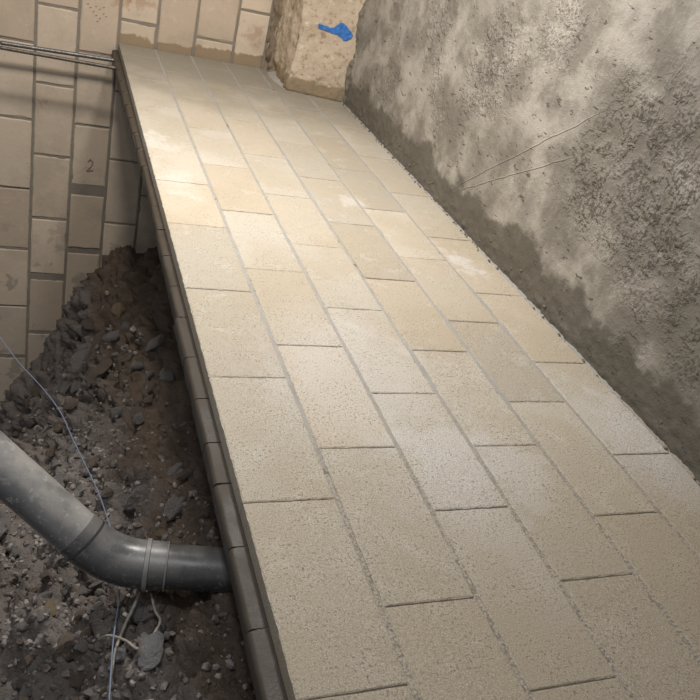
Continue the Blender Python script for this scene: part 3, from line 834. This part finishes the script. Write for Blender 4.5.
for i, ((x, y, z), s, mk, fl, rz, lab) in enumerate(NAMED):
    settle(rock_mesh('stone', 500 + i * 3, M[mk], 4, fl, 6 + i % 3, 0.14), 'rubble_stone', x, y, s, (0, 0, rz), lab, 'clod' if 'clod of' in lab else 'stone').location = Vector((x, y, z)) + slope_n(x, y) * s * 0.3
    placed.append((Vector((x, y, z)), s))

# ------------------------------------------------------------------ loose stones, every one its own object
rnd = random.Random(99)
count = 0; tries = 0
while count < 400 and tries < 60000:
    tries += 1
    mode = rnd.random()
    s = min(0.085, 0.017 * math.exp(abs(rnd.gauss(0, 0.7))))
    if mode < 0.40:
        y = rnd.uniform(-2.9, -0.25); x = rnd.uniform(-0.85, 0.16); s = min(0.11, s * 1.7)
    elif mode < 0.62:
        y = rnd.uniform(-4.75, -3.85); x = rnd.uniform(-0.5, -0.1); s = min(0.03, s * 0.95)
    else:
        y = -0.25 - 4.85 * rnd.random() ** 0.75; x = rnd.uniform(-0.85, 0.16)
        s *= 1.5 if y > -2.6 else (1.25 if y > -3.4 else 1.0)
    if x > -0.08 and rnd.random() < 0.6: continue
    P = surf(x, y)
    if not in_view(P) or near_pipe(P, s): continue
    if any((P - q).length < (s + r) * 0.85 for q, r in placed): continue
    mk, me = KINDS[rnd.randrange(14)]
    if mk == 's_pale': s = min(s, 0.026)
    settle(me, 'earth_clod' if mk == 's_brown' else 'rubble_stone', x, y, s, (rnd.uniform(-.4, .4), 0, rnd.random() * 6.28), LAB[mk][0], 'stone' if mk != 's_brown' else 'clod', LAB[mk][1], 0.32)
    placed.append((P, s)); count += 1

# ------------------------------------------------------------------ steel rods sticking out at the far corner
def rod(name, a, b, r, mat, label):
    a, b = Vector(a), Vector(b); bm = bmesh.new()
    L = (b - a).length; n = int(L / 0.006); d = (b - a).normalized()
    pts = [a + d * (L * i / n) for i in range(n + 1)]
    rr = [r * (1.0 + (0.10 if i % 3 == 0 else 0.0)) for i in range(n + 1)]; rr[0] = r * 0.7
    root = tube(bm, [p - a for p in pts], rr, 12)
    o = obj(name, root, mat, None, True); o.location = a
    tag(o, label, 'rod', 'steel rods at the far end')
rod('steel_rod', (-0.748, -0.20, -0.083), (-0.002, -0.20, -0.074), 0.0135, M['rod'], 'upper of two grey steel rods poking out from the far platform corner')
rod('steel_rod', (-0.744, -0.40, -0.062), (-0.022, -0.40, -0.073), 0.0118, M['rod_b'], 'lower of two steel rods poking out from the far platform corner')

# ------------------------------------------------------------------ wire hanging down the bank
def poly_obj(name, pts, r, mat, label, cat, n=8, flat=None, sub=6):
    pts = [Vector(p) for p in pts]; dense = []
    for i in range(len(pts) - 1):
        p0, p1, p2, p3 = pts[max(i - 1, 0)], pts[i], pts[i + 1], pts[min(i + 2, len(pts) - 1)]
        for s in range(sub):
            t = s / sub
            dense.append(0.5 * ((2 * p1) + (p2 - p0) * t + (2 * p0 - 5 * p1 + 4 * p2 - p3) * t * t + (3 * p1 - p0 - 3 * p2 + p3) * t ** 3))
    dense.append(pts[-1])
    o0 = dense[-1].copy()
    bm = bmesh.new()
    rr = r if not hasattr(r, '__len__') else [r[0] + (r[1] - r[0]) * i / (len(dense) - 1) for i in range(len(dense))]
    tube(bm, [p - o0 for p in dense], rr, n)
    o = obj(name, bm, mat, None, True); o.location = o0
    return tag(o, label, cat)
poly_obj('wire', [(-1.22, -0.012, -0.98), (-0.98, -1.1, -1.03), (-0.7188, -2.0925, -1.0296), (-0.6448, -2.253, -1.0208), (-0.5541, -2.483, -1.0064), (-0.4444, -2.7625, -0.9547), (-0.3695, -2.9759, -0.927), (-0.324, -3.1708, -0.9132), (-0.2803, -3.3784, -0.8807), (-0.245, -3.5649, -0.842), (-0.2262, -3.7562, -0.7838), (-0.2184, -3.9055, -0.7291), (-0.2192, -4.0956, -0.6641), (-0.2274, -4.2539, -0.6155), (-0.2574, -4.4289, -0.5887), (-0.2785, -4.6113, -0.5864), (-0.289, -4.7077, -0.5832)], 0.0024, M['wire'], 'thin blue-grey wire trailing down over the rubble and behind the pipe', 'wire')
poly_obj('dry_root', [(-0.1693, -4.2679, -0.593), (-0.1977, -4.3202, -0.6149), (-0.2141, -4.3521, -0.6168), (-0.2502, -4.4398, -0.6197), (-0.2619, -4.4973, -0.6173), (-0.2698, -4.5411, -0.6504)], (0.0052, 0.0038), M['root'], 'long straight pale dry root hanging below the pipe elbow', 'root', 5)
poly_obj('dry_root', [(-0.14, -4.288, -0.5818), (-0.1353, -4.353, -0.5786), (-0.1258, -4.3933, -0.5736), (-0.1521, -4.4363, -0.5799), (-0.1828, -4.4587, -0.5976)], (0.0048, 0.0036), M['root'], 'kinked pale dry root right of the straight one, under the pipe', 'root', 5)
poly_obj('dry_root', [(-0.2899, -4.3701, -0.6617), (-0.2745, -4.3895, -0.6205), (-0.2555, -4.4095, -0.5973), (-0.2224, -4.4349, -0.5913), (-0.1997, -4.46, -0.5927), (-0.18, -4.4627, -0.6016)], (0.0030, 0.0050), M['root'], 'curved dry root lying crosswise over the other two roots', 'root', 5)

# ------------------------------------------------------------------ mortar crumbs along the foot of the plaster wall
def crumbs():
    rnd = random.Random(5); bm = bmesh.new()
    for _ in range(420):
        y = rnd.uniform(-5.2, -0.65)
        s = 0.0015 + 0.006 * rnd.random() ** 4
        if rnd.random() < 0.55: x, z = 1.487 - abs(rnd.gauss(0, 0.006)), 0.001 + s * 0.6
        else: x, z = 1.497, abs(rnd.gauss(0, 0.07)) + 0.006
        b2 = bmesh.ops.create_icosphere(bm, subdivisions=1, radius=s)
        k = Vector((rnd.uniform(.7, 1.3), rnd.uniform(.7, 1.4), rnd.uniform(.6, 1)))
        for v in b2['verts']:
            v.co = Vector((v.co.x * k.x, v.co.y * k.y, v.co.z * k.z)) * rnd.uniform(0.8, 1.2) + Vector((x, y, z))
    tag(obj('mortar_crumbs', bm, M['crumb'], None, True), 'crumbs of cement mortar stuck along the foot of the plaster wall', 'mortar crumbs', None, 'stuff')
crumbs()
